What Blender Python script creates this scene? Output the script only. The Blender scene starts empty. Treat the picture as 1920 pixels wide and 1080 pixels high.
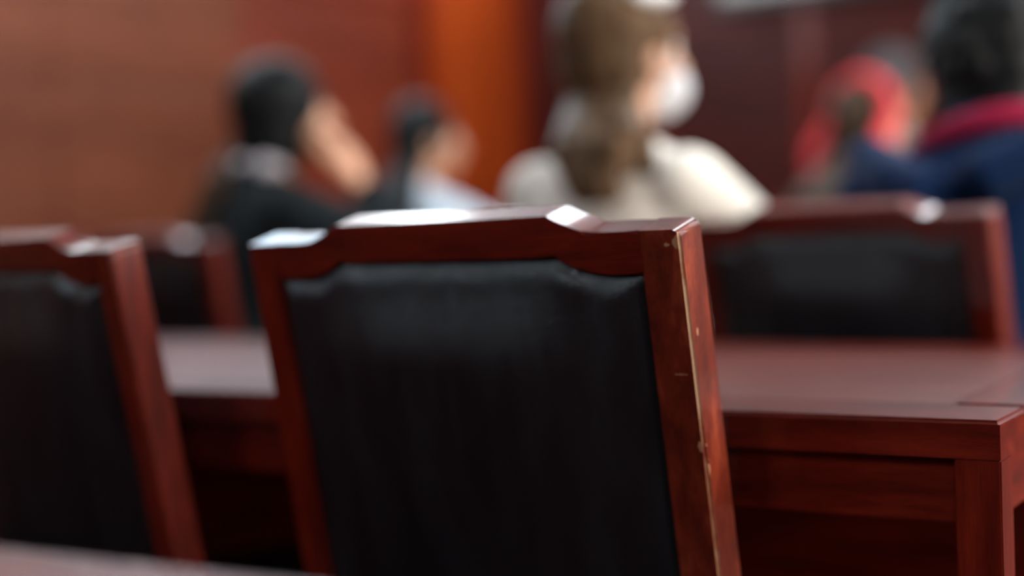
import bpy, bmesh, math, random
from mathutils import Vector, Matrix
random.seed(7)
SC = bpy.context.scene
COL = SC.collection
R = math.radians

# ------------------------------------------------------------------ camera, world, lights, exposure
TH = 0.5658                      # the camera looks this far to the left of the tables' depth axis
CT, ST = math.cos(TH), math.sin(TH)
FPX, ROLL, HOR, CAMZ = 2726.2, 0.0399, 423.2, 0.926
cam = bpy.data.cameras.new('camera'); camo = bpy.data.objects.new('camera', cam); COL.objects.link(camo)
cam.sensor_width = 36.0; cam.lens = 36.0*FPX/1920
cam.clip_start = 0.02
pitch = math.atan((540-HOR)/FPX)
camo.matrix_world = (Matrix.Translation((0, 0, CAMZ)) @ Matrix.Rotation(TH, 4, 'Z')
                     @ Matrix.Rotation(math.pi/2-pitch, 4, 'X') @ Matrix.Rotation(-ROLL, 4, 'Z'))
cam.dof.use_dof = True; cam.dof.focus_distance = 1.10; cam.dof.aperture_fstop = 1.25
SC.camera = camo

def room(X, Z):                  # (right, depth) seen from the camera -> room x, y
    return (X*CT - Z*ST, X*ST + Z*CT)

w = bpy.data.worlds.new('world'); SC.world = w; w.use_nodes = True
w.node_tree.nodes['Background'].inputs[0].default_value = (0.75, 0.86, 1.0, 1)
w.node_tree.nodes['Background'].inputs[1].default_value = 1.0
SC.view_settings.view_transform = 'Standard'; SC.view_settings.look = 'None'
SC.view_settings.gamma = 1.0; SC.view_settings.use_curve_mapping = False
SC.view_settings.exposure = 0.50

LAMP_W = 16.0          # emission strength of the ceiling light panels
WINDOW_W = 115.0       # daylight coming in through each window of the right wall

# room shell in room axes
XL, XR, YB, YF, HC = -3.6, 3.4, -2.6, 5.85, 2.65
WINDOWS = [(0.2, 1.5), (1.8, 3.2), (3.5, 4.9)]       # y ranges in the right wall
WZ0, WZ1 = 0.80, 2.30
for (y0, y1) in WINDOWS:
    l = bpy.data.lights.new('daylight', 'AREA'); l.shape = 'RECTANGLE'; l.size = WZ1-WZ0; l.size_y = y1-y0
    l.energy = WINDOW_W; l.color = (1.0, 0.91, 0.80)
    lo = bpy.data.objects.new('daylight', l); COL.objects.link(lo)
    lo.location = (XR+0.30, (y0+y1)/2, (WZ0+WZ1)/2); lo.rotation_euler = (0, R(90), 0)

HZ1 = 2.50                       # unseen high windows added in the left wall for chair-top and leather reflections: y0, y1, sill height (the last one is over the door)
HIGH = [(-2.4, -1.5, 1.88), (-1.3, -0.4, 1.88), (3.0, 4.0, 1.88), (4.05, 4.92, 1.98), (5.02, 5.74, 2.17)]
HIGH_W = 11.0                    # watts per square metre of glass
for (y0, y1, z0) in HIGH:
    l = bpy.data.lights.new('daylight', 'AREA'); l.shape = 'RECTANGLE'; l.size = HZ1-z0; l.size_y = y1-y0
    l.energy = HIGH_W*(HZ1-z0)*(y1-y0); l.color = (0.52, 0.80, 1.0)
    lo = bpy.data.objects.new('daylight', l); COL.objects.link(lo)
    lo.location = (XL-0.16, (y0+y1)/2, (z0+HZ1)/2); lo.rotation_euler = (0, R(-90), 0)

# ------------------------------------------------------------------ materials
def mat(name, base, rough=0.5, spec=0.5, coat=0.0, coat_rough=0.1):
    m = bpy.data.materials.new(name); m.use_nodes = True
    b = m.node_tree.nodes['Principled BSDF']
    b.inputs['Base Color'].default_value = (*base, 1); b.inputs['Roughness'].default_value = rough
    b.inputs['Specular IOR Level'].default_value = spec
    b.inputs['Coat Weight'].default_value = coat; b.inputs['Coat Roughness'].default_value = coat_rough
    return m, m.node_tree, b

def N(t, typ, **kw):
    n = t.nodes.new(typ)
    for k, v in kw.items(): setattr(n, k, v)
    return n

def noise_ramp(t, coord, scale, detail, stops, stretch=(1, 1, 1), rough=0.55):
    mp = N(t, 'ShaderNodeMapping'); mp.inputs['Scale'].default_value = stretch
    t.links.new(coord, mp.inputs['Vector'])
    n = N(t, 'ShaderNodeTexNoise'); n.inputs['Scale'].default_value = scale; n.inputs['Detail'].default_value = detail
    n.inputs['Roughness'].default_value = rough
    t.links.new(mp.outputs[0], n.inputs['Vector'])
    r = N(t, 'ShaderNodeValToRGB')
    el = r.color_ramp.elements
    el[0].position, el[0].color = stops[0][0], (*stops[0][1], 1)
    el[1].position, el[1].color = stops[-1][0], (*stops[-1][1], 1)
    for p, c in stops[1:-1]:
        e = el.new(p); e.color = (*c, 1)
    t.links.new(n.outputs['Fac'], r.inputs[0])
    return n, r

def bump(t, b, height, strength, dist=0.002):
    bp = N(t, 'ShaderNodeBump'); bp.inputs['Strength'].default_value = strength; bp.inputs['Distance'].default_value = dist
    t.links.new(height, bp.inputs['Height']); t.links.new(bp.outputs[0], b.inputs['Normal'])

def wood(name, dark, mid, light, stretch, scale=9, rough=0.42, coat=0.55, coat_rough=0.09, chips=None, bump_s=0.10):
    m, t, b = mat(name, mid, rough, 0.15, coat, coat_rough)
    tc = N(t, 'ShaderNodeTexCoord')
    n, r = noise_ramp(t, tc.outputs['Object'], scale, 6, [(0.30, dark), (0.52, mid), (0.74, light)], stretch, 0.62)
    n2, r2 = noise_ramp(t, tc.outputs['Object'], scale*9, 3, [(0.35, (0.62,)*3), (0.6, (1.0,)*3)], stretch)
    mx = N(t, 'ShaderNodeMix', data_type='RGBA', blend_type='MULTIPLY'); mx.inputs[0].default_value = 0.6
    t.links.new(r.outputs[0], mx.inputs[6]); t.links.new(r2.outputs[0], mx.inputs[7])
    col = mx.outputs[2]
    if chips:                                  # chipped spots and scratches where the lacquer is gone
        for (c, rad, stre) in chips:
            mp = N(t, 'ShaderNodeMapping'); mp.inputs['Location'].default_value = [-c[i]*stre[i] for i in range(3)]
            mp.inputs['Scale'].default_value = stre
            t.links.new(tc.outputs['Object'], mp.inputs['Vector'])
            ln = N(t, 'ShaderNodeVectorMath', operation='LENGTH'); t.links.new(mp.outputs[0], ln.inputs[0])
            nz = N(t, 'ShaderNodeTexNoise'); nz.inputs['Scale'].default_value = 240
            t.links.new(tc.outputs['Object'], nz.inputs['Vector'])
            ma = N(t, 'ShaderNodeMath', operation='MULTIPLY_ADD'); ma.inputs[1].default_value = rad*2.2
            t.links.new(nz.outputs['Fac'], ma.inputs[0]); t.links.new(ln.outputs['Value'], ma.inputs[2])
            lt = N(t, 'ShaderNodeMath', operation='LESS_THAN'); lt.inputs[1].default_value = rad*2.0
            t.links.new(ma.outputs[0], lt.inputs[0])
            cm = N(t, 'ShaderNodeMix', data_type='RGBA'); cm.inputs[7].default_value = (0.34, 0.17, 0.09, 1)
            t.links.new(lt.outputs[0], cm.inputs[0]); t.links.new(col, cm.inputs[6]); col = cm.outputs[2]
    t.links.new(col, b.inputs['Base Color'])
    bump(t, b, n2.outputs['Fac'], bump_s)
    return m

MAH = ((0.050, 0.0028, 0.0010), (0.115, 0.0070, 0.0020), (0.19, 0.016, 0.0048))
M = {}
M['mahogany_v'] = wood('mahogany_upright', *MAH, (6, 6, 0.7))
M['mahogany_h'] = wood('mahogany_level', *MAH, (0.7, 6, 6))
M['mahogany_d'] = wood('mahogany_depth', *MAH, (6, 0.7, 6))
M['table_top'] = wood('table_top_veneer', (0.085, 0.014, 0.010), (0.13, 0.022, 0.016), (0.17, 0.032, 0.022), (0.6, 7, 7), 7, 0.42, 0.4, 0.18)
M['wall_wood'] = wood('wall_panel_veneer', (0.075, 0.018, 0.008), (0.122, 0.031, 0.013), (0.175, 0.047, 0.021), (1.2, 0.35, 3.2), 1.6, 0.45, 0.15, 0.30)
M['door_wood'] = wood('door_veneer', (0.17, 0.021, 0.0022), (0.225, 0.029, 0.003), (0.29, 0.043, 0.005), (1.5, 1.5, 0.4), 2.0, 0.35, 0.4, 0.25)
M['wall_wood_reflect'] = wood('wall_panel_red_reflection', (0.085, 0.012, 0.005), (0.135, 0.020, 0.007), (0.19, 0.032, 0.011), (1.2, 0.35, 3.2), 1.6, 0.45, 0.15, 0.30)  # redder copy of the wall boards, a reflection put into the colour
M['front_wood'] = wood('front_wall_veneer', (0.022, 0.0016, 0.0006), (0.040, 0.0032, 0.0010), (0.062, 0.006, 0.002), (0.4, 1, 3.0), 2.0, 0.50, 0.04, 0.30)

def worn_edge():
    m, t, b = mat('worn_lacquer_edge', MAH[1], 0.45, 0.5, 0.3, 0.2)
    tc = N(t, 'ShaderNodeTexCoord')
    n, r = noise_ramp(t, tc.outputs['Object'], 38, 5, [(0.44, (0.40, 0.23, 0.14)), (0.53, (0.24, 0.09, 0.04)), (0.62, (0.15, 0.012, 0.004))], (1, 1, 0.45))
    t.links.new(r.outputs[0], b.inputs['Base Color']); bump(t, b, n.outputs['Fac'], 0.4)
    return m
M['worn_edge'] = worn_edge()

def leather():
    m, t, b = mat('black_leather', (0.0014, 0.0036, 0.0060), 0.38, 0.55)
    tc = N(t, 'ShaderNodeTexCoord')
    v = N(t, 'ShaderNodeTexVoronoi', feature='DISTANCE_TO_EDGE'); v.inputs['Scale'].default_value = 420
    t.links.new(tc.outputs['Object'], v.inputs['Vector'])
    n, r = noise_ramp(t, tc.outputs['Object'], 26, 4, [(0.3, (0.30,)*3), (0.7, (0.46,)*3)], (1, 1, 0.25))
    t.links.new(r.outputs[0], b.inputs['Roughness'])
    ad = N(t, 'ShaderNodeMath', operation='MULTIPLY_ADD'); ad.inputs[1].default_value = 2.2
    t.links.new(n.outputs['Fac'], ad.inputs[0]); t.links.new(v.outputs['Distance'], ad.inputs[2])
    bump(t, b, ad.outputs[0], 0.22, 0.003)
    return m
M['leather'] = leather()

def fabric(name, col, rough=0.85, sc=300, sheen=0.03):
    m, t, b = mat(name, col, rough, 0.12)
    b.inputs['Sheen Weight'].default_value = sheen
    tc = N(t, 'ShaderNodeTexCoord')
    lo = tuple(c*0.8 for c in col)
    n, r = noise_ramp(t, tc.outputs['Object'], sc, 2, [(0.3, lo), (0.7, col)])
    t.links.new(r.outputs[0], b.inputs['Base Color']); bump(t, b, n.outputs['Fac'], 0.25)
    return m

def hair_mat(name, dark, light, rough=0.52):
    m, t, b = mat(name, dark, rough, 0.1)
    tc = N(t, 'ShaderNodeTexCoord')
    n, r = noise_ramp(t, tc.outputs['Object'], 60, 3, [(0.35, dark), (0.65, light)], (1, 1, 0.12))
    t.links.new(r.outputs[0], b.inputs['Base Color']); bump(t, b, n.outputs['Fac'], 0.6, 0.004)
    return m

def skin(name, col):
    m, t, b = mat(name, col, 0.5, 0.4)
    b.inputs['Subsurface Weight'].default_value = 0.08; b.inputs['Subsurface Radius'].default_value = (0.01, 0.004, 0.002)
    tc = N(t, 'ShaderNodeTexCoord')
    n, r = noise_ramp(t, tc.outputs['Object'], 25, 3, [(0.3, tuple(c*0.9 for c in col)), (0.7, col)])
    t.links.new(r.outputs[0], b.inputs['Base Color'])
    return m

def plain(name, col, rough=0.6, sc=20, spec=0.4):
    m, t, b = mat(name, col, rough, spec)
    tc = N(t, 'ShaderNodeTexCoord')
    n, r = noise_ramp(t, tc.outputs['Object'], sc, 3, [(0.3, tuple(c*0.92 for c in col)), (0.7, col)])
    t.links.new(r.outputs[0], b.inputs['Base Color'])
    return m

M['carpet'] = fabric('dark_carpet', (0.020, 0.016, 0.015), 0.95, 500, 0.0)
M['paint'] = plain('pale_wall_paint', (0.72, 0.72, 0.71))
M['backing'] = plain('dark_backing', (0.02, 0.006, 0.003), 0.8)
M['ceiling'] = plain('ceiling_paint', (0.62, 0.61, 0.59))
M['white_metal'] = plain('white_enamel', (0.75, 0.75, 0.75), 0.35)
M['black_plastic'] = plain('black_plastic', (0.012, 0.012, 0.013), 0.45)
M['steel'] = plain('brushed_steel', (0.45, 0.45, 0.46), 0.3)
M['screen'] = fabric('screen_cloth', (0.42, 0.41, 0.40), 0.9, 200, 0)
M['eye'] = plain('eye_white', (0.7, 0.7, 0.68), 0.2)
M['iris'] = plain('dark_iris', (0.03, 0.015, 0.01), 0.15)

def emis(name, col, s):
    m = bpy.data.materials.new(name); m.use_nodes = True; t = m.node_tree
    b = t.nodes['Principled BSDF']; b.inputs['Base Color'].default_value = (0.8, 0.8, 0.8, 1)
    b.inputs['Emission Color'].default_value = (*col, 1); b.inputs['Emission Strength'].default_value = s
    return m
M['lamp'] = emis('lamp_diffuser', (0.86, 0.94, 1.0), LAMP_W)

def glass():
    m = bpy.data.materials.new('window_glass'); m.use_nodes = True; t = m.node_tree
    t.nodes.remove(t.nodes['Principled BSDF'])
    tr = N(t, 'ShaderNodeBsdfTransparent'); gl = N(t, 'ShaderNodeBsdfGlossy'); gl.inputs['Roughness'].default_value = 0.02
    lw = N(t, 'ShaderNodeLayerWeight'); mx = N(t, 'ShaderNodeMixShader')
    pw = N(t, 'ShaderNodeMath', operation='POWER'); pw.inputs[1].default_value = 4.0
    fr = N(t, 'ShaderNodeMath', operation='MULTIPLY_ADD'); fr.inputs[1].default_value = 0.7; fr.inputs[2].default_value = 0.04
    t.links.new(lw.outputs['Facing'], pw.inputs[0]); t.links.new(pw.outputs[0], fr.inputs[0])
    t.links.new(fr.outputs[0], mx.inputs[0]); t.links.new(tr.outputs[0], mx.inputs[1]); t.links.new(gl.outputs[0], mx.inputs[2])
    t.links.new(mx.outputs[0], t.nodes['Material Output'].inputs[0])
    return m
M['glass'] = glass()

# ------------------------------------------------------------------ mesh helpers
def link(name, me, m=None, parent=None):
    o = bpy.data.objects.new(name, me); COL.objects.link(o)
    if m is not None:
        for q in (m if isinstance(m, (list, tuple)) else [m]): me.materials.append(q)
    if parent is not None: o.parent = parent
    return o

def bm_obj(name, bm, m, parent=None, smooth=True):
    bmesh.ops.recalc_face_normals(bm, faces=bm.faces)
    me = bpy.data.meshes.new(name); bm.to_mesh(me); bm.free()
    if smooth: smooth_by_angle(me, 40)
    o = link(name, me, m, parent)
    if smooth:
        wn_ = o.modifiers.new('weighted normals', 'WEIGHTED_NORMAL'); wn_.keep_sharp = True; wn_.weight = 100
    return o

def smooth_by_angle(me, deg):
    me.shade_smooth()
    try: me.set_sharp_from_angle(angle=R(deg))
    except Exception: pass

def box(lo, hi, bev=0.002, seg=2):
    bm = bmesh.new(); bmesh.ops.create_cube(bm, size=1)
    for v in bm.verts:
        v.co = Vector([(lo[i]+hi[i])/2 + v.co[i]*(hi[i]-lo[i]) for i in range(3)])
    if bev: bmesh.ops.bevel(bm, geom=bm.edges[:], offset=bev, segments=seg, affect='EDGES', clamp_overlap=True)
    return bm

def merge(*bms):
    out = bmesh.new()
    for b in bms:
        me = bpy.data.meshes.new('tmp'); b.to_mesh(me); b.free(); out.from_mesh(me); bpy.data.meshes.remove(me)
    return out

def tag(o, label=None, cat=None, group=None, kind=None):
    if label: o['label'] = label
    if cat: o['category'] = cat
    if group: o['group'] = group
    if kind: o['kind'] = kind
    return o

def empty(name, loc, rz=0.0):
    o = bpy.data.objects.new(name, None); COL.objects.link(o); o.location = loc; o.rotation_euler = (0, 0, rz)
    o.empty_display_size = 0.1
    return o

def copy_tree(o, parent=None):
    c = o.copy(); COL.objects.link(c); c.parent = parent
    for ch in list(o.children): copy_tree(ch, c)
    return c

# ------------------------------------------------------------------ the room
def struct(name, bm, m, parent=None):
    o = bm_obj(name, bm, m, parent)
    if parent is None: o['kind'] = 'structure'
    return o

struct('floor', box((XL-0.1, YB-0.1, -0.1), (XR+0.1, YF+0.1, 0), 0), M['carpet'])
struct('ceiling', box((XL-0.1, YB-0.1, HC), (XR+0.1, YF+0.1, HC+0.1), 0), M['ceiling'])
PZ, PZF = 1.855, 2.14                        # height of the wood panelling, pale paint above
ys = [YB-0.1] + [y for wv in HIGH for y in wv[:2]] + [YF+0.1]
pieces = [box((XL-0.12, ys[i], 0), (XL, ys[i+1], HZ1), 0) for i in range(0, len(ys), 2)]
pieces += [box((XL-0.12, y0, 0), (XL, y1, z0), 0) for (y0, y1, z0) in HIGH]
pieces += [box((XL-0.12, YB-0.1, HZ1), (XL, YF+0.1, HC), 0)]
wl = struct('wall_left', merge(*pieces), M['paint'])
bm_obj('backing', box((XL, YB, 0.1), (XL+0.004, 4.95, PZ), 0), M['backing'], wl)
wf = struct('wall_front', box((XL, YF, 0), (XR+0.1, YF+0.12, HC), 0), M['paint'])
bm_obj('backing', box((XL+0.03, YF-0.004, 0.1), (XR, YF, PZF), 0), M['backing'], wf)
struct('wall_back', box((XL-0.12, YB-0.12, 0), (XR+0.1, YB, HC), 0), M['front_wood'])
pieces = []; ys = [YB] + [y for wv in WINDOWS for y in wv] + [YF]
for i in range(0, len(ys), 2): pieces.append(box((XR, ys[i], 0), (XR+0.12, ys[i+1], HC), 0))
for (y0, y1) in WINDOWS:
    pieces.append(box((XR, y0, 0), (XR+0.12, y1, WZ0), 0)); pieces.append(box((XR, y0, WZ1), (XR+0.12, y1, HC), 0))
struct('wall_right', merge(*pieces), M['front_wood'])
for k, (y0, y1) in enumerate(WINDOWS):
    fr = [box((XR+0.02, y0, WZ0), (XR+0.08, y0+0.05, WZ1)), box((XR+0.02, y1-0.05, WZ0), (XR+0.08, y1, WZ1)),
          box((XR+0.02, y0, WZ0), (XR+0.08, y1, WZ0+0.05)), box((XR+0.02, y0, WZ1-0.05), (XR+0.08, y1, WZ1)),
          box((XR+0.03, (y0+y1)/2-0.02, WZ0), (XR+0.07, (y0+y1)/2+0.02, WZ1))]
    wn = struct('window_%d' % (k+1), merge(*fr), M['white_metal'])
    for s in (0, 1):
        ya = y0+0.05 if s == 0 else (y0+y1)/2+0.02; yb = (y0+y1)/2-0.02 if s == 0 else y1-0.05
        struct('pane', box((XR+0.048, ya, WZ0+0.05), (XR+0.052, yb, WZ1-0.05), 0), M['glass'], wn)

for k, (y0, y1, z0) in enumerate(HIGH):
    fr = [box((XL-0.09, y0, z0), (XL-0.03, y0+0.02, HZ1)), box((XL-0.09, y1-0.02, z0), (XL-0.03, y1, HZ1)),
          box((XL-0.09, y0, z0), (XL-0.03, y1, z0+0.015)), box((XL-0.09, y0, HZ1-0.02), (XL-0.03, y1, HZ1))]
    wn = struct('window_%d' % (k+1+len(WINDOWS)), merge(*fr), M['white_metal'])  # added high window, out of view, placed for its reflection
    struct('pane', box((XL-0.062, y0+0.02, z0+0.015), (XL-0.058, y1-0.02, HZ1-0.02), 0), M['glass'], wn)
# left wall: wide veneer boards over a dark backing, an orange-toned double door near the far corner
DOOR = (3.95, 5.62)
def wall_boards(parent, axis, spans, rows, m, depth=0.022, gap=0.003):
    for (s0, s1) in spans:
        for (z0, z1) in rows:
            if axis == 'y': bm = box((XL, s0+gap, z0+gap), (XL+depth, s1-gap, z1-gap), 0.004, 1)
            else: bm = box((s0+gap, YF-depth, z0+gap), (s1-gap, YF, z1-gap), 0.004, 1)
            bm_obj('panel', bm, m, parent)
rows = [(0.12, 0.92), (0.92, 1.42), (1.42, PZ)]
yspans = [(YB, -1.3), (-1.3, 0.0), (0.0, 1.2), (1.2, 2.2), (2.2, 3.05), (3.05, 3.9)]
wall_boards(wl, 'y', yspans, rows, M['wall_wood'])
wall_boards(wl, 'y', [(3.9, 4.95)], rows, M['wall_wood_reflect'])
struct('baseboard_left', box((XL, YB, 0), (XL+0.03, 4.95, 0.12), 0.004), M['mahogany_d'])
d = struct('door_1', merge(box((XL, 4.96, 0), (XL+0.06, 5.02, 2.155)), box((XL, 5.74, 0), (XL+0.06, 5.80, 2.155)),
                           box((XL, 4.96, 2.10), (XL+0.06, 5.80, 2.155))), M['mahogany_v'])
lf = struct('door_leaf', box((XL, 5.022, 0.01), (XL+0.04, 5.738, 2.097), 0.003), M['door_wood'], d)
for (z0, z1) in ((0.2, 0.95), (1.08, 1.98)):
    struct('door_panel', box((XL+0.03, 5.13, z0), (XL+0.05, 5.63, z1), 0.008), M['door_wood'], lf)
struct('door_handle', merge(box((XL+0.04, 5.06, 0.98), (XL+0.075, 5.084, 1.004), 0.003),
                            box((XL+0.065, 5.06, 0.98), (XL+0.085, 5.19, 1.004), 0.006)), M['steel'], lf)
# front wall: dark mahogany boards between proud stiles
xs = [XL+0.03, -2.9, -2.2, -1.5, -0.8, -0.1, 0.8, 1.7, 2.6, XR]
wall_boards(wf, 'x', list(zip(xs[:-1], xs[1:])), [(0.12, 0.95), (0.95, 1.45), (1.45, PZF)], M['front_wood'])
for x in xs[1:-1]:
    bm_obj('stile', box((x-0.035, YF-0.034, 0.12), (x+0.035, YF-0.02, PZF), 0.004), M['mahogany_v'], wf)
wall_boards(wl, 'y', [(4.02, 4.95)], [(PZ+0.028, 1.975)], M['wall_wood_reflect'])
struct('trim_1', box((XL, YB, PZ), (XL+0.04, 4.95, PZ+0.025), 0.006), M['mahogany_d'])
struct('trim_2', box((XL+0.03, YF-0.045, PZF), (XR, YF, PZF+0.04), 0.006), M['mahogany_h'])
struct('baseboard_front', box((XL+0.03, YF-0.03, 0), (XR, YF, 0.12), 0.004), M['mahogany_h'])

# projection screen on the front wall
ps = empty('projection_screen', (-1.5, YF-0.10, 0))
tag(ps, 'grey projection screen on the dark front wall, lower edge at the photo top', 'screen')
bm_obj('cloth', box((-1.05, -0.004, 1.86), (1.05, 0.0, 2.50), 0), M['screen'], ps)
bm_obj('weight_bar', box((-1.07, -0.014, 1.815), (1.07, 0.012, 1.86), 0.006), M['black_plastic'], ps)
bm_obj('housing', box((-1.12, -0.05, 2.48), (1.12, 0.05, 2.60), 0.015), M['white_metal'], ps)
for x in (-0.88, 0.88): bm_obj('bracket', box((x-0.02, 0.03, 2.52), (x+0.02, 0.075, 2.58)), M['steel'], ps)

# rows of linear ceiling lights running along the room
lamp0 = None
for i, x in enumerate((-3.30, -0.90, 0.9, 2.6)):
    for j, y in enumerate((-1.6, 2.4, 3.7, 5.0)):
        if i == 3 and j == 0: continue
        if lamp0 is None:
            lamp0 = empty('ceiling_light', (0, 0, 0)); o = lamp0
            bm_obj('frame', merge(box((-0.17, -0.62, -0.05), (-0.15, 0.62, 0)), box((0.15, -0.62, -0.05), (0.17, 0.62, 0)),
                                  box((-0.15, -0.62, -0.05), (0.15, -0.60, 0)), box((-0.15, 0.60, -0.05), (0.15, 0.62, 0))), M['white_metal'], o)
            bm_obj('diffuser', box((-0.15, -0.60, -0.04), (0.15, 0.60, -0.03), 0), M['lamp'], o)
        else: o = copy_tree(lamp0)
        o.location = (x, y, HC)
        tag(o, 'long white ceiling light overhead, outside the photo', 'light', 'ceiling lights')

# ------------------------------------------------------------------ tables
TX1, TLEN, TW, TZ = -0.285, 2.9, 0.633, 0.76
def top_box(lo, hi, bev=0.003):
    bm = box(lo, hi, 0)
    es = [e for e in bm.edges if all(v.co.z > hi[2]-1e-5 for v in e.verts)]
    bmesh.ops.bevel(bm, geom=es, offset=bev, segments=3, affect='EDGES', clamp_overlap=True)
    return bm
def make_table():
    root = empty('conference_table', (0, 0, 0))          # origin: floor below the near right corner; +y away, -x along
    th, lg, L = 0.031, 0.036, TLEN
    g = 0.0012
    bs, bn = 0.062, 0.089
    P = lambda n, lo, hi, m, bev=0.002, seg=2: bm_obj(n, box(lo, hi, bev, seg), m, root)
    Q = lambda n, lo, hi, m, bev=0.002: bm_obj(n, top_box(lo, hi, bev), m, root)
    Q('top_panel', (-L+bs+g, bn, TZ-th), (-bs-g, TW-bn, TZ-0.0004), M['table_top'], 0.0015)
    Q('top_border', (-L, 0, TZ-th), (0, bn-0.0002, TZ), M['mahogany_h'], 0.003)
    Q('top_border', (-L, TW-bn+0.0002, TZ-th), (0, TW, TZ), M['mahogany_h'], 0.003)
    Q('top_border', (-bs+g, bn, TZ-th), (0, TW-bn, TZ+0.0010), M['mahogany_d'], 0.0035)
    Q('top_border', (-L, bn, TZ-th), (-L+bs-g, TW-bn, TZ+0.0010), M['mahogany_d'], 0.0035)
    for x in (-lg, -L):
        for y in (0, TW-lg):
            P('leg', (x, y, 0), (x+lg, y+lg, TZ-th), M['mahogany_v'], 0.0012)
    a0, a1 = TZ-th-0.055, TZ-th-0.002
    P('apron', (-L+lg-0.002, 0.012, a0), (-lg+0.002, 0.03, a1), M['mahogany_h'])
    P('apron', (-L+lg-0.002, TW-0.03, a0), (-lg+0.002, TW-0.012, a1), M['mahogany_h'])
    P('apron', (-0.03, lg-0.002, a0), (-0.012, TW-lg+0.002, a1), M['mahogany_d'])
    P('apron', (-L+0.012, lg-0.002, a0), (-L+0.03, TW-lg+0.002, a1), M['mahogany_d'])
    P('added_panel', (-L+lg-0.002, TW-0.11, 0.10), (-lg+0.002, TW-0.095, TZ-th), M['mahogany_h'])  # added to block the view through and keep the space below black
    for x in (-lg+0.006, -L+0.006):
        P('stretcher', (x, lg-0.002, 0.09), (x+0.024, TW-lg+0.002, 0.125), M['mahogany_d'])
    return root
table = make_table()
TY = [1.1450, 0.5223-TW, 2.72, 4.20]
TLAB = ['red mahogany conference table whose worn corner stands beside the sharp front chair',
        'table in the lower left corner, nearest the camera, only its far edge showing',
        'second-row table ahead of the seated women, seen between the left chair and front chair',
        'farthest table, in front of the woman with the red headscarf, mostly hidden']
for k in range(4):
    o = table if k == 0 else copy_tree(table)
    o.location = (TX1, TY[k], 0)
    tag(o, TLAB[k], 'table', 'rows of mahogany conference tables')

# ------------------------------------------------------------------ chairs
RHO, CW, TOPZ = 0.1673, 0.48, CAMZ-0.008
HW = CW/2; RAISE, S1, S2, RAILH, PW, PT = 0.0153, 0.1177, 0.158, 0.035, 0.037, 0.0346
BOW = 0.005
CHAM = 0.0036                     # the crest's top face slopes down towards the rear
BACK = Matrix.Translation((0, 0, TOPZ)) @ Matrix.Rotation(RHO, 4, 'X')
def back_pt(u, v, w): return BACK @ Vector((u, w, -v))
def bow(u): return -BOW*(1-(u/HW)**2)

def crest_top(u):
    q = abs(u)
    if q <= S1: return -RAISE
    if q >= S2: return 0.0
    k = (q-S1)/(S2-S1); return -RAISE*(1-k)**1.3
def crest_low(u):
    q = abs(u); s1, s2 = S1+0.002, S2+0.004
    if q <= s1: return RAILH-RAISE
    if q >= s2: return RAILH
    k = (q-s1)/(s2-s1); k = k*k*(3-2*k)*0.5+0.5*(1-(1-k)**1.8); return RAILH-RAISE*(1-k)

def make_crest():
    us = []
    hi = HW-PW
    n = 14
    right = [S1*i/8 for i in range(0, 9)] + [S1+(S2-S1)*i/n for i in range(1, n+1)] + [S2+(hi-S2)*i/3 for i in range(1, 4)]
    us = [-u for u in reversed(right[1:])] + right
    bm = bmesh.new(); rings = []
    for u in us:
        t, l, b = crest_top(u), crest_low(u), bow(u)
        rings.append([bm.verts.new(back_pt(u, t, b)), bm.verts.new(back_pt(u, l, b)),
                      bm.verts.new(back_pt(u, l, PT+b)), bm.verts.new(back_pt(u, t-CHAM, PT+b))])
    for a, b in zip(rings[:-1], rings[1:]):
        for i in range(4):
            bm.faces.new((a[i], a[(i+1) % 4], b[(i+1) % 4], b[i]))
    bm.faces.new(rings[0]); bm.faces.new(list(reversed(rings[-1])))
    es = [e for a, b in zip(rings[:-1], rings[1:]) for i in range(4) for e in [bm.edges.get((a[i], b[i]))] if e]
    bmesh.ops.bevel(bm, geom=es, offset=0.0022, segments=2, affect='EDGES', clamp_overlap=True)
    return bm

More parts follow.
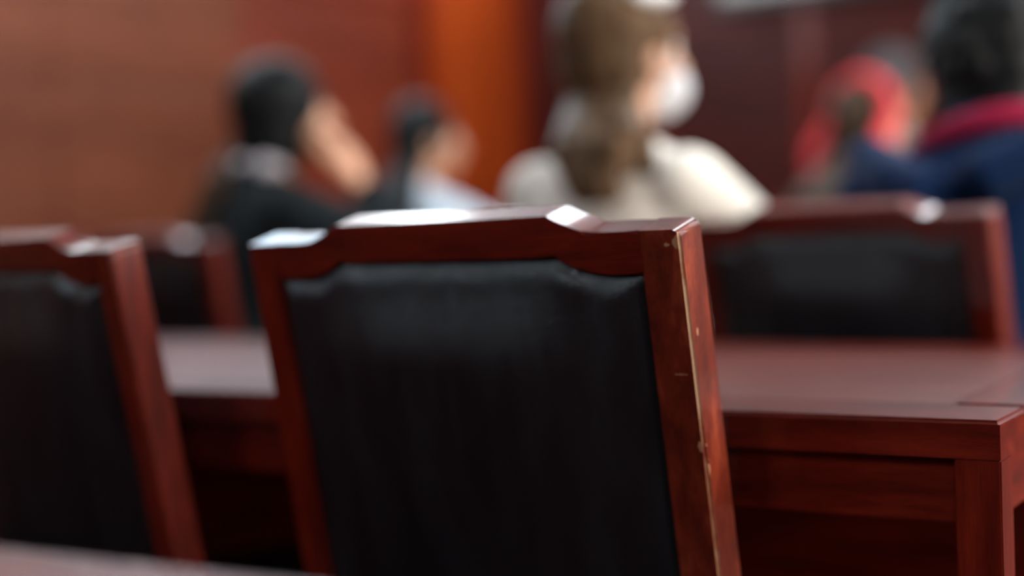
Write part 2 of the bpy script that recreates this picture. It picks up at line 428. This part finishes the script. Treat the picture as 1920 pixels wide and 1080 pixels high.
def make_post(s, worn=False):
    # full-height rear post: follows the reclined back, bends below the seat and runs to the floor
    secs = []
    for v in (0, 0.1, 0.2, 0.3, 0.4, 0.46):
        secs.append((back_pt(0, v, 0), back_pt(0, v-(CHAM if v == 0 else 0), PT)))
    a, b = secs[-1]
    secs.append((Vector((0, a.y+0.003, 0.40)), Vector((0, b.y+0.004, 0.40))))
    secs.append((Vector((0, 0.066, 0.25)), Vector((0, 0.104, 0.25))))
    secs.append((Vector((0, 0.030, 0.0)), Vector((0, 0.064, 0.0))))
    uo, ui = s*HW, s*(HW-PW)
    bm = bmesh.new(); rings = []
    for (r_, f_) in secs:
        rings.append([bm.verts.new((uo, r_.y, r_.z)), bm.verts.new((ui, r_.y, r_.z)),
                      bm.verts.new((ui, f_.y, f_.z)), bm.verts.new((uo, f_.y, f_.z))])
    for a, b in zip(rings[:-1], rings[1:]):
        for i in range(4): bm.faces.new((a[i], a[(i+1) % 4], b[(i+1) % 4], b[i]))
    bm.faces.new(rings[0]); bm.faces.new(list(reversed(rings[-1])))
    bm.edges.ensure_lookup_table()
    outer = [bm.edges.get((rings[0][0], rings[0][3])), bm.edges.get((rings[0][0], rings[0][1]))]
    rear = [bm.edges.get((a[0], b[0])) for a, b in zip(rings[:-1], rings[1:])]
    other = [bm.edges.get((a[i], b[i])) for a, b in zip(rings[:-1], rings[1:]) for i in (1, 2, 3)]
    top2 = [bm.edges.get((rings[0][2], rings[0][3])), bm.edges.get((rings[0][1], rings[0][2]))]
    if worn:
        bmesh.ops.bevel(bm, geom=[outer[0]], offset=0.0070, segments=2, profile=0.45, affect='EDGES', clamp_overlap=True)
        bm.normal_update()
        rear = [e for e in bm.edges if len(e.link_faces) == 2 and all(abs(v.co.x-uo) < 1e-5 for v in e.verts)
                and min(f.normal.y for f in e.link_faces) < -0.6]
        bmesh.ops.bevel(bm, geom=rear, offset=0.0024, segments=3, affect='EDGES', material=1, clamp_overlap=True)
    else:
        bmesh.ops.bevel(bm, geom=[outer[0]], offset=0.0070, segments=2, profile=0.45, affect='EDGES', clamp_overlap=True)
        bm.normal_update()
        rear = [e for e in bm.edges if len(e.link_faces) == 2 and e.calc_face_angle(0) > 0.9]
        bmesh.ops.bevel(bm, geom=rear, offset=0.0022, segments=3, affect='EDGES', clamp_overlap=True)
    return bm

PANEL_VB = 0.405
def make_panel():
    nu, nv = 64, 56
    hi = HW-PW-0.0008
    bm = bmesh.new(); back, front = [], []
    def ss(x): x = max(0, min(1, x)); return x*x*(3-2*x)
    for j in range(nv+1):
        kb = j/nv; kb = 0.5-0.5*math.cos(math.pi*kb); kb = 0.5*kb+0.5*(j/nv)
        rb, rf = [], []
        for i in range(nu+1):
            ku = i/nu; ku = 0.65*ku+0.35*(0.5-0.5*math.cos(math.pi*ku))
            u = -hi+2*hi*ku; t = crest_low(u)+0.0008; v = t+(PANEL_VB-t)*kb
            du = hi-abs(u); dv = min(v-t, PANEL_VB-v); d = min(du, dv)
            e = (1-(1-min(d/0.022, 1))**2.4)
            pil = ss(du/0.14)*ss(dv/0.095)
            wr = 0.0010*math.sin(u*95+1.5*math.sin(u*40))*math.exp(-max(v-t-0.02, 0)/0.06)*ss((v-t)/0.02)
            rb.append(bm.verts.new(back_pt(u, v, 0.0065-0.0085*e-0.0150*pil+wr+bow(u))))
            rf.append(bm.verts.new(back_pt(u, v, PT-0.006+0.014*e+0.016*pil+bow(u))))
        back.append(rb); front.append(rf)
    for j in range(nv):
        for i in range(nu):
            bm.faces.new((back[j][i], back[j][i+1], back[j+1][i+1], back[j+1][i]))
            bm.faces.new((front[j][i], front[j+1][i], front[j+1][i+1], front[j][i+1]))
    loop = [(0, i) for i in range(nu)]+[(j, nu) for j in range(nv)]+[(nv, i) for i in range(nu, 0, -1)]+[(j, 0) for j in range(nv, 0, -1)]
    for a, b in zip(loop, loop[1:]+loop[:1]):
        bm.faces.new((back[a[0]][a[1]], back[b[0]][b[1]], front[b[0]][b[1]], front[a[0]][a[1]]))
    return bm

def back_box(u0, u1, v0, v1, w0, w1, bev=0.002):
    bm = box((u0, w0, -v1), (u1, w1, -v0), bev)
    bm.transform(BACK); return bm

def make_seat():
    nx, ny = 28, 28
    x0, y0, y1, z0 = HW-0.004, 0.118, 0.53, 0.445
    bm = bmesh.new(); top, low = [], []
    for j in range(ny+1):
        a, b = [], []
        for i in range(nx+1):
            kx, ky = i/nx*2-1, j/ny*2-1
            ex, ey = 1-abs(kx)**6, 1-abs(ky)**6
            e = max(0, ex*ey)**0.5
            hw = x0*(1+0.02*(ky+1)/2)-0.006
            a.append(bm.verts.new((kx*hw, (y0+y1)/2+ky*(y1-y0)/2, z0+0.018+0.03*e+0.008*(1-kx*kx)*(1-ky*ky))))
            b.append(bm.verts.new((kx*hw, (y0+y1)/2+ky*(y1-y0)/2, z0)))
        top.append(a); low.append(b)
    for j in range(ny):
        for i in range(nx):
            bm.faces.new((top[j][i], top[j][i+1], top[j+1][i+1], top[j+1][i]))
            bm.faces.new((low[j][i], low[j+1][i], low[j+1][i+1], low[j][i+1]))
    loop = [(0, i) for i in range(nx)]+[(j, nx) for j in range(ny)]+[(ny, i) for i in range(nx, 0, -1)]+[(j, 0) for j in range(ny, 0, -1)]
    for a, b in zip(loop, loop[1:]+loop[:1]):
        bm.faces.new((top[a[0]][a[1]], top[b[0]][b[1]], low[b[0]][b[1]], low[a[0]][a[1]]))
    return bm

def make_chair(worn):
    root = empty('conference_chair', (0, 0, 0))
    bm_obj('post', make_post(-1), M['mahogany_v'], root)
    o = bm_obj('post', make_post(1, worn), [M['worn_post'], M['worn_edge']] if worn else M['mahogany_v'], root)
    if worn: o['label'] = 'right post with worn pale edge and chipped lacquer'
    o = bm_obj('crest_rail', make_crest(), M['mahogany_h'], root)
    o.modifiers.clear(); smooth_by_angle(o.data, 12)
    bm_obj('lower_rail', back_box(-HW+PW, HW-PW, PANEL_VB+0.001, PANEL_VB+0.045, 0.002, PT-0.002), M['mahogany_h'], root)
    o = bm_obj('back_panel', make_panel(), M['leather'], root); o['label'] = 'padded black leather back panel'
    o.modifiers.clear(); o.data.shade_smooth()
    o = bm_obj('seat', make_seat(), M['leather'], root); o['label'] = 'padded black leather seat'
    o.modifiers.clear(); o.data.shade_smooth()
    z0, z1 = 0.385, 0.444
    for s in (-1, 1):
        bm_obj('leg', box((s*HW if s < 0 else HW-PW, 0.50, 0), (-HW+PW if s < 0 else HW, 0.537, z1), 0.003), M['mahogany_v'], root)
        xa = s*(HW-PW/2)
        bm_obj('seat_rail', box((xa-0.012, 0.115, z0), (xa+0.012, 0.502, z1), 0.002), M['mahogany_d'], root)
        bm_obj('stretcher', box((xa-0.010, 0.072, 0.16), (xa+0.010, 0.502, 0.19), 0.002), M['mahogany_d'], root)
    bm_obj('seat_rail', box((-HW+PW-0.002, 0.507, z0), (HW-PW+0.002, 0.530, z1), 0.002), M['mahogany_h'], root)
    bm_obj('seat_rail', box((-HW+PW-0.002, 0.088, z0), (HW-PW+0.002, 0.110, z1), 0.002), M['mahogany_h'], root)
    return root

def chip(u, v, w_, rad, st=(1, 1, 1)):
    p = back_pt(u, v, w_); return (tuple(p), rad, st)
M['worn_post'] = wood('mahogany_worn_post', (0.055, 0.006, 0.003), (0.13, 0.015, 0.006), (0.27, 0.045, 0.017), (5, 5, 1.6), chips=[
    chip(HW-0.002, 0.178, 0.0, 0.0036, (1, 1, 0.7)), chip(HW, 0.200, 0.002, 0.0018, (1, 1, 0.16)),
    chip(HW-0.004, 0.010, 0.0, 0.0026, (0.8, 1, 0.35)), chip(HW-0.012, 0.012, 0.0, 0.0009, (0.35, 1, 0.6)),
    chip(HW-0.014, 0.118, 0.0, 0.0006, (0.12, 1, 1)), chip(HW, 0.085, 0.010, 0.0012, (1, 1, 0.4))])

def place(o, X, Z, th):
    a, p = room(X, Z); o.location = (a, p, 0); o.rotation_euler = (0, 0, -(th-TH)); return o
CG = 'mahogany and black leather conference chairs'
main_chair = place(make_chair(True), -0.062, 1.2771, 0.629)
tag(main_chair, 'sharp chair in the middle, mahogany frame with a chipped pale right edge', 'chair', CG)
chair0 = place(make_chair(False), -0.5552, 1.5937, 0.8168)
tag(chair0, 'blurred empty chair cut off by the left edge of the photo', 'chair', CG)
def chair_at(x, y, rz, label):
    o = copy_tree(chair0); o.location = (x, y, 0); o.rotation_euler = (0, 0, rz); tag(o, label, 'chair', CG); return o
c_right = place(copy_tree(chair0), 0.4275, 1.9756, 0.8132)
tag(c_right, 'chair across the table at right, with the person in navy sitting in it', 'chair', CG)
c_p1 = chair_at(-2.42, 2.27, -0.06, 'chair of the dark-haired woman leaning on her hand, two bright glints on its top')
c_beige = chair_at(-1.33, 1.93, -0.05, 'chair of the woman in cream, hidden behind the sharp front chair')
c_p2 = chair_at(-2.42, 3.37, -0.05, 'chair of the black-haired person in pale blue, hidden behind the front chair')
c_red = chair_at(-1.28, 3.45, -0.05, 'chair of the woman with the red headscarf, hidden behind the people')

# ------------------------------------------------------------------ people
class Geo:
    def __init__(s): s.V, s.F = [], []
    def rings(s, rs):
        n = len(rs[0]); k0 = len(s.V)
        for r_ in rs: s.V.extend(r_)
        for a in range(len(rs)-1):
            for i in range(n):
                j = (i+1) % n
                s.F.append((k0+a*n+i, k0+a*n+j, k0+(a+1)*n+j, k0+(a+1)*n+i))
        s.F.append(tuple(k0+i for i in reversed(range(n)))); s.F.append(tuple(k0+(len(rs)-1)*n+i for i in range(n)))
    def tube(s, pts, rad, n=12, flat=1.0, side=None):
        pts = [Vector(p) for p in pts]; rs = []
        m = len(pts)
        for i, p in enumerate(pts):
            d = (pts[min(i+1, m-1)]-pts[max(i-1, 0)]).normalized()
            sd = Vector(side) if side else Vector((1, 0, 0))
            if abs(sd.dot(d)) > 0.95: sd = Vector((0, 1, 0))
            x = (sd-d*sd.dot(d)).normalized(); y = d.cross(x)
            ring = lambda c, r_: [c+x*(r_*math.cos(2*math.pi*k/n))+y*(r_*flat*math.sin(2*math.pi*k/n)) for k in range(n)]
            r_ = rad[i]
            if i == 0:
                for q in (80, 50, 25): rs.append(ring(p-d*(r_*min(flat, 1)*math.sin(R(q))), r_*math.cos(R(q))))
            rs.append(ring(p, r_))
            if i == m-1:
                for q in (25, 50, 80): rs.append(ring(p+d*(r_*min(flat, 1)*math.sin(R(q))), r_*math.cos(R(q))))
        s.rings(rs)
    def ell(s, c, r_, mtx=None, n=18):
        c = Vector(c); rs = []
        for a in range(1, n//2+4):
            ph = math.pi*a/(n//2+4)-math.pi/2
            ring = [Vector((r_[0]*math.cos(ph)*math.cos(2*math.pi*k/n), r_[1]*math.cos(ph)*math.sin(2*math.pi*k/n), r_[2]*math.sin(ph))) for k in range(n)]
            rs.append([(mtx @ (c+q)) if mtx else c+q for q in ring])
        s.rings(rs)
    def remesh(s, name, voxel, smooth=4, fac=0.5):
        me = bpy.data.meshes.new(name); me.from_pydata([tuple(v) for v in s.V], [], s.F); me.update()
        o = bpy.data.objects.new('tmp', me); COL.objects.link(o)
        md = o.modifiers.new('r', 'REMESH'); md.mode = 'VOXEL'; md.voxel_size = voxel; md.use_smooth_shade = True
        if smooth:
            sm = o.modifiers.new('s', 'SMOOTH'); sm.iterations = smooth; sm.factor = fac
        dg = bpy.context.evaluated_depsgraph_get(); dg.update()
        out = bpy.data.meshes.new_from_object(o.evaluated_get(dg)); out.name = name
        bpy.data.objects.remove(o); bpy.data.meshes.remove(me)
        out.materials.clear(); out.shade_smooth()
        return out

def hand(g, wrist, d, palm, side, curl, sc=1.0):
    """palm, four fingers of different length and a thumb; d along the hand, palm = direction the palm faces, side = thumb side"""
    wrist, d, palm, side = Vector(wrist), Vector(d).normalized(), Vector(palm).normalized(), Vector(side).normalized()
    for k in range(4):
        o = side*(0.027-0.018*k)*sc
        g.tube([wrist+side*(0.012-0.008*k)*sc, wrist+o*0.9+d*0.045*sc, wrist+o+d*0.085*sc], [0.015*sc, 0.013*sc, 0.0105*sc], 10)
        ln = (0.040, 0.045, 0.042, 0.033)[k]*sc; p = wrist+o+d*0.085*sc; a = 0; pts = [p]; rr = [0.0095*sc]
        for q in range(3):
            a += curl*(0.8, 1.1, 0.8)[q]; dd = d*math.cos(a)+palm*math.sin(a)+side*(0.06-0.04*k)
            p = p+dd.normalized()*ln*(1, 0.72, 0.55)[q]; pts.append(p); rr.append((0.0088, 0.0080, 0.0068)[q]*sc)
        g.tube(pts, rr, 10)
    t0 = wrist+side*0.018*sc+d*0.022*sc; t1 = t0+(side*0.8+d*0.7+palm*0.35).normalized()*0.04*sc
    t2 = t1+(side*0.35+d*0.9+palm*0.4).normalized()*0.032*sc; t3 = t2+(d+palm*0.5).normalized()*0.024*sc
    g.tube([t0, t1, t2, t3], [0.0145*sc, 0.0115*sc, 0.0095*sc, 0.0075*sc], 10)

def head(g, H):
    g.ell((0, -0.012, 0.025), (0.074, 0.093, 0.088), H); g.ell((0, 0.028, -0.030), (0.060, 0.062, 0.078), H)
    g.ell((0, 0.062, -0.090), (0.026, 0.022, 0.020), H); g.ell((0, 0.070, 0.024), (0.050, 0.020, 0.014), H)
    for s in (-1, 1):
        g.ell((s*0.037, 0.066, -0.030), (0.022, 0.016, 0.020), H); g.ell((s*0.078, -0.006, -0.010), (0.009, 0.020, 0.031), H)
    g.tube([H @ Vector((0, 0.084, 0.012)), H @ Vector((0, 0.100, -0.016)), H @ Vector((0, 0.108, -0.034))], [0.007, 0.009, 0.012], 10)
    g.ell((0, 0.086, -0.060), (0.022, 0.010, 0.0055), H); g.ell((0, 0.085, -0.070), (0.019, 0.010, 0.006), H)

def person(name, label, X, Z, rot, headz, lean, hyaw, hpitch, htilt, cloth, trouser, skinm, hairm, arms, hairfn, extra=None,
           seat_off=(0, 0), sh_w=0.165, neck_in=0.0, chest=1.0):
    """seated figure facing +y; X, Z = where the head is seen from the camera (right, depth)"""
    hx, hy = room(X, Z)
    lm = Matrix.Translation((0, 0, 0.55)) @ Matrix.Rotation(-lean, 4, 'X') @ Matrix.Translation((0, 0, -0.55))
    sc = headz/(lm @ Vector((0, 0.045, 1.235))).z
    S = Matrix.Scale(sc, 4)
    def T(p): return S @ (lm @ Vector(p))
    hc = T((0, 0.045, 1.235)) + Vector((neck_in, 0, 0))
    H = Matrix.Translation(hc) @ Matrix.Rotation(hyaw, 4, 'Z') @ Matrix.Rotation(hpitch, 4, 'X') @ Matrix.Rotation(htilt, 4, 'Y') @ Matrix.Scale(sc*1.0, 4)
    rz = rot
    off = Matrix.Rotation(rz, 3, 'Z') @ Vector((hc.x, hc.y, 0))
    root = empty(name, (hx-off.x, hy-off.y, 0), rz)
    tag(root, label, 'person', 'people seated at the tables')
    torso = [(0.50, 0.0, 0.150, 0.115), (0.55, 0.0, 0.165, 0.122), (0.64, 0.005, 0.148, 0.108), (0.73, 0.012, 0.130, 0.096),
             (0.84, 0.016, 0.146, 0.106), (0.94, 0.012, 0.160, 0.102), (1.01, 0.004, 0.150, 0.078), (1.05, 0.006, 0.105, 0.062), (1.08, 0.010, 0.062, 0.056)]
    def trings(infl, z_from=0.0):
        rs = []
        for (z, y, rx, ry) in torso:
            if z < z_from: continue
            rs.append([T((math.cos(2*math.pi*k/20)*(rx*chest+infl), y+math.sin(2*math.pi*k/20)*(ry*chest+infl), z)) for k in range(20)])
        return rs
    shl = {s: T((s*sh_w, 0.0, 0.992)) for s in (-1, 1)}
    A = {}
    for s in (-1, 1):
        e, wv = arms[s][0], arms[s][1]
        A[s] = (shl[s], Vector(e), Vector(wv))
    def legs(g, infl, foot=True):
        for s in (-1, 1):
            hip, kn, an = Vector((s*0.085, 0.03, 0.545)), Vector((s*0.105, 0.45, 0.50)), Vector((s*0.11, 0.44, 0.09))
            g.tube([hip, (hip+kn)/2, kn], [0.078+infl, 0.070+infl, 0.054+infl], 14)
            g.tube([kn, kn*0.55+an*0.45, an], [0.054+infl, 0.050+infl, 0.036+infl], 14)
            if foot: g.tube([an+Vector((0, -0.02, -0.055)), an+Vector((0, 0.07, -0.06)), an+Vector((0, 0.15, -0.066))], [0.03, 0.032, 0.022], 12)
    # body: one continuous surface with head, hands and fingers
    g = Geo(); g.rings(trings(0)); head(g, H)
    g.tube([T((0, 0.005, 1.03)), T((0, 0.015, 1.10)), H @ Vector((0, -0.01, -0.05))], [0.062*sc, 0.054*sc, 0.054*sc], 14)
    for s in (-1, 1):
        sh, e, wv = A[s]
        g.tube([sh, sh*0.5+e*0.5, e], [0.052*sc, 0.045*sc, 0.037*sc]); g.tube([e, e*0.55+wv*0.45, wv], [0.037*sc, 0.035*sc, 0.025*sc])
        hd, pl, sd, cu = arms[s][2]
        hand(g, wv, hd, pl, sd, cu, sc)
    legs(g, 0)
    body = link('body', g.remesh('body', 0.0065, 3), skinm, root)
    for s in (-1, 1):
        ge = Geo(); ge.ell((s*0.030, 0.0690, 0.002), (0.0125, 0.0125, 0.0125), H); me = bpy.data.meshes.new('eye')
        me.from_pydata([tuple(v) for v in ge.V], [], ge.F); me.shade_smooth(); eo = link('eye', me, M['eye'], root)
        gi = Geo(); gi.ell((s*0.030, 0.0790, 0.002), (0.0060, 0.0035, 0.0060), H); me = bpy.data.meshes.new('iris')
        me.from_pydata([tuple(v) for v in gi.V], [], gi.F); me.shade_smooth(); link('iris', me, M['iris'], eo)
    # top
    g = Geo(); g.rings(trings(0.018, 0.5)); 
    for s in (-1, 1):
        sh, e, wv = A[s]
        g.tube([sh*0.92+T((0, 0, 1.0))*0.08, sh*0.5+e*0.5, e], [0.070*sc, 0.062*sc, 0.054*sc], 14)
        g.tube([e, e*0.5+wv*0.5, wv*0.93+e*0.07], [0.054*sc, 0.048*sc, 0.038*sc], 14)
        for k in range(4):                               # soft folds of the sleeve
            f = 0.25+0.2*k; c = sh*(1-f)+e*f; g.ell(c, (0.064*sc, 0.064*sc, 0.014*sc))
    g.tube([T((0, -0.02, 1.06)), T((0, 0.0, 1.085))], [0.066*sc, 0.058*sc], 16)
    link('top', g.remesh('top', 0.010, 5), cloth, root)
    g = Geo(); legs(g, 0.014, False); g.ell((0, 0.0, 0.545), (0.185, 0.145, 0.075))
    link('trousers', g.remesh('trousers', 0.012, 4), trouser, root)
    for s in (-1, 1):
        g = Geo(); an = Vector((s*0.11, 0.44, 0.09))
        g.tube([an+Vector((0, -0.025, -0.048)), an+Vector((0, 0.07, -0.052)), an+Vector((0, 0.155, -0.060))], [0.040, 0.040, 0.030], 14)
        link('shoe', g.remesh('shoe', 0.008, 3), M['black_plastic'], root)
    g = Geo(); hairfn(g, H, T); link('hair', g.remesh('hair', 0.006, 7), hairm, root)
    if extra: extra(root, H, T, A)
    return root

def cap(g, H, grow=0.0):
    g.ell((0, -0.026, 0.036), (0.083+grow, 0.094+grow, 0.090+grow), H); g.ell((0, -0.050, -0.012), (0.076+grow, 0.066+grow, 0.075+grow), H)
def fall(g, H, T, n, spread, z_end, y_end, r0, r1, xoff=0.0, seed=1, start=-0.02, front=None):
    rnd = random.Random(seed)
    for k in range(n):
        f = (k/(n-1)*2-1) if n > 1 else 0
        a = H @ Vector((f*0.068, -0.075+0.035*abs(f), start)); b = H @ Vector((f*0.074, -0.098+0.035*abs(f), -0.085))
        z1 = z_end+rnd.uniform(-0.012, 0.012)
        c = T((f*spread*1.1+xoff*0.7, y_end+0.012, z_end+(1.12-z_end)*0.5)); d = T((f*spread*0.9+xoff, y_end+rnd.uniform(-0.008, 0.008), z1))
        g.tube([a, b, c, d], [r0, r0, r0*0.9, r1], 8)

SK1 = skin('skin_light', (0.62, 0.34, 0.22)); SK2 = skin('skin_tan', (0.45, 0.22, 0.13)); SK3 = skin('skin_warm', (0.60, 0.31, 0.19))
HB = hair_mat('hair_black', (0.004, 0.0045, 0.005), (0.009, 0.010, 0.011)); HBR = hair_mat('hair_brown', (0.045, 0.024, 0.011), (0.13, 0.075, 0.040))
HDB = hair_mat('hair_dark_brown', (0.022, 0.013, 0.008), (0.05, 0.03, 0.018)); HGR = hair_mat('hair_grey_black', (0.03, 0.028, 0.03), (0.07, 0.065, 0.07))
C_DARK = fabric('black_jacket', (0.008, 0.012, 0.015)); C_BLUE = fabric('pale_blue_cotton', (0.55, 0.66, 0.76)); C_CREAM = fabric('cream_wool', (0.86, 0.81, 0.73))
C_NAVY = fabric('navy_fleece', (0.002, 0.014, 0.055)); C_CRIM = fabric('crimson_lining', (0.30, 0.008, 0.045)); C_RED = fabric('red_scarf_cloth', (0.62, 0.05, 0.06))
C_GREY = fabric('grey_knit', (0.10, 0.10, 0.11)); C_BROWN = fabric('brown_cardigan', (0.20, 0.11, 0.075)); C_TR = fabric('dark_trousers', (0.012, 0.012, 0.016)); C_WHITE = fabric('white_cotton', (0.75, 0.75, 0.78))
up, fwd = (0, 0, 1), (0, 1, 0)
def table_arm(s, x=0.17, y=0.34, z=0.825, wx=0.06, wy=0.52):
    return ((s*(x+0.03), y, z), (s*wx, wy, 0.80), ((-s*0.4, 1, -0.05), (0, 0.1, -1), (-s, 0.2, 0), 0.25))
def lap_arm(s):
    return ((s*0.22, 0.06, 0.76), (s*0.10, 0.28, 0.655), ((-s*0.3, 1, -0.15), (0, 0, -1), (-s, 0, 0), 0.3))

# woman in black leaning her cheek on her hand
def hair_p1(g, H, T):
    cap(g, H, 0.022); g.ell((0.0, -0.058, -0.055), (0.096, 0.084, 0.108), H); g.ell((0.042, -0.022, -0.050), (0.060, 0.055, 0.085), H)
def tail_p1(g, H, T):
    for k in range(9):
        f = k/8*2-1
        g.tube([H @ Vector((f*0.02-0.02, -0.11, -0.05)), T((-0.05+f*0.025, -0.10, 1.06)), T((-0.085+f*0.035, -0.125, 0.92)), T((-0.09+f*0.025, -0.125, 0.74))], [0.014, 0.018, 0.016, 0.008], 8)
def ex_p1(root, H, T, A):
    g = Geo(); tail_p1(g, H, T); link('ponytail', g.remesh('ponytail', 0.006, 2), HDB, root)
    g = Geo(); g.tube([T((-0.05, -0.045, 1.095)), T((0.0, -0.062, 1.10)), T((0.055, -0.04, 1.10)), T((0.07, 0.0, 1.10))], [0.018, 0.022, 0.022, 0.016], 12)
    link('collar', g.remesh('collar', 0.006, 3), C_GREYW, root)
C_GREYW = fabric('grey_white_cotton', (0.50, 0.47, 0.50))
person('person', 'person in black with dark tied-back hair, cheek resting on one hand', -0.149*3.45, 3.45, -0.35, 1.205, 0.16, -0.42, 0.12, 0.14,
       C_DARK, C_TR, SK3, HB, {1: ((0.25, 0.38, 0.85), (0.185, 0.235, 1.025), ((-0.35, -0.25, 1), (-1, -0.15, 0), (0.2, -0.9, 0.2), 0.35)), -1: table_arm(-1, y=0.36)}, hair_p1, ex_p1)

# black-haired person in pale blue
def hair_p2(g, H, T): cap(g, H, 0.012); fall(g, H, T, 13, 0.085, 0.86, -0.165, 0.032, 0.016, 0.02, 3); fall(g, H, T, 9, 0.07, 0.88, -0.12, 0.032, 0.016, 0.05, 9); fall(g, H, T, 7, 0.05, 0.90, -0.17, 0.030, 0.014, -0.03, 10)
person('person', 'person in pale blue with long straight black hair, seen over the front chair', -0.053*4.5, 4.5, -0.30, 1.195, 0.10, -0.5, 0.0, 0.0,
       C_BLUE, C_TR, SK2, HB, {1: table_arm(1), -1: table_arm(-1)}, hair_p2)

# woman in cream with long brown hair and a white face mask
def hair_p3(g, H, T): cap(g, H, 0.014); fall(g, H, T, 17, 0.045, 0.985, -0.150, 0.024, 0.014, 0.075, 5); fall(g, H, T, 13, 0.055, 1.03, -0.125, 0.026, 0.014, 0.08, 6); fall(g, H, T, 5, 0.03, 1.03, -0.06, 0.020, 0.012, 0.10, 7)
def ex_p3(root, H, T, A):
    g = Geo(); g.ell((0, 0.052, -0.066), (0.063, 0.060, 0.052), H); me = g.remesh('face_mask', 0.005, 2)
    o = link('face_mask', me, C_WHITE, root)
    for s in (-1, 1):
        g = Geo(); g.tube([H @ Vector((s*0.06, 0.055, -0.035)), H @ Vector((s*0.080, 0.0, -0.02)), H @ Vector((s*0.078, -0.02, -0.005))], [0.003, 0.003, 0.003], 8)
        me = bpy.data.meshes.new('ear_loop'); me.from_pydata([tuple(v) for v in g.V], [], g.F); link('ear_loop', me, C_WHITE, o)
    g = Geo(); g.ell((0.088, 0.0, 0.085), (0.014, 0.045, 0.016), H)
    me = bpy.data.meshes.new('hair_clip'); me.from_pydata([tuple(v) for v in g.V], [], g.F); me.shade_smooth(); link('hair_clip', me, M['white_metal'], root)
person('person', 'woman in a cream jacket with long light brown hair down her back', 0.086*2.45, 2.45, -0.16, 1.207, 0.06, -0.34, 0.05, 0.0,
       C_CREAM, C_TR, SK1, HBR, {1: ((0.26, 0.13, 0.83), (0.20, 0.36, 0.80), ((-0.3, 1, -0.05), (0, 0, -1), (-1, 0, 0), 0.25)), -1: ((-0.23, 0.15, 0.82), (-0.12, 0.42, 0.80), ((0.3, 1, -0.05), (0, 0, -1), (1, 0, 0), 0.25))},
       hair_p3, ex_p3, chest=1.03, sh_w=0.165)

# woman with the red headscarf
def hair_p4(g, H, T): cap(g, H, 0.0); fall(g, H, T, 11, 0.05, 0.90, -0.155, 0.019, 0.010, 0.0, 8)
def ex_p4(root, H, T, A):
    g = Geo(); pts = []; rr = []
    for k in range(25):
        a = math.pi*(k/24); x = 0.112*math.cos(a); z = 0.028+0.110*math.sin(a)
        pts.append(H @ Vector((x, -0.015, z))); rr.append(0.021)
    L = [T((0.125, -0.02, 1.10)), T((0.13, -0.03, 1.16))]; Q = [T((-0.13, -0.03, 1.16)), T((-0.125, -0.02, 1.08))]
    g.tube(L+pts+Q, [0.020, 0.024]+rr+[0.024, 0.020], 12, 1.0)
    link('headscarf', g.remesh('headscarf', 0.007, 3), C_RED, root)
person('person', 'woman wearing a bright red headscarf over brown hair', 0.247*3.9, 3.9, -0.45, 1.155, 0.12, 0.0, 0.05, 0.0,
       C_BROWN, C_TR, SK3, HDB, {1: table_arm(1, y=0.3), -1: table_arm(-1, y=0.3)}, hair_p4, ex_p4)

# person in navy with a crimson collar
def hair_p5(g, H, T):
    cap(g, H, 0.022); g.ell((0, -0.075, -0.065), (0.088, 0.066, 0.085), H)
    rnd = random.Random(4)
    for k in range(60):
        a = rnd.uniform(0, 2*math.pi); b = rnd.uniform(-0.7, 1.4); v = Vector((0.095*math.cos(b)*math.cos(a), -0.035+0.105*math.cos(b)*math.sin(a), 0.03+0.100*math.sin(b)))
        if v.y > 0.05 and v.z < 0.07: continue
        g.ell(v, (0.02, 0.02, 0.02), H, 8)
def ex_p5(root, H, T, A):
    g = Geo(); pts = []
    for k in range(21):
        a = R(150)+R(240)*k/20; pts.append(T((0.105*math.cos(a), 0.0+0.085*math.sin(a), 1.068+0.035*math.cos(a))))
    g.tube(pts, [0.019]*21, 12, 1.0); link('collar', g.remesh('collar', 0.007, 3), C_CRIM, root)
    g = Geo(); g.tube([T((-0.15, -0.085, 1.03)), T((-0.07, -0.125, 0.97)), T((0.0, -0.14, 0.94)), T((0.07, -0.125, 0.97)), T((0.15, -0.085, 1.03))], [0.035, 0.045, 0.05, 0.045, 0.035], 14)
    link('hood', g.remesh('hood', 0.008, 4), C_NAVY, root)
person('person', 'person in a navy top with crimson collar and thick black hair, at the right edge', 0.345*2.32, 2.32, -0.22, 1.165, 0.30, -0.1, 0.2, 0.0,
       C_NAVY, C_TR, SK1, HB, {1: table_arm(1, 0.2, 0.42, 0.83), -1: table_arm(-1, 0.24, 0.40, 0.83)}, hair_p5, ex_p5, chest=1.12, sh_w=0.19)

# far person, only the dark hair shows beside the red headscarf
def hair_p6(g, H, T): cap(g, H, 0.008)
person('person', 'farthest person, only dark grey hair showing beside the red headscarf', 0.268*5.3, 5.3, -0.3, 1.37, 0.04, 0.0, 0.0, 0.0,
       C_GREY, C_TR, SK2, HGR, {1: lap_arm(1), -1: lap_arm(-1)}, hair_p6)
hx, hy = room(0.268*5.3, 5.3)
chair_at(hx-0.1, hy-0.34, -0.30, 'farthest chair, under the far grey-haired person, hidden from view')
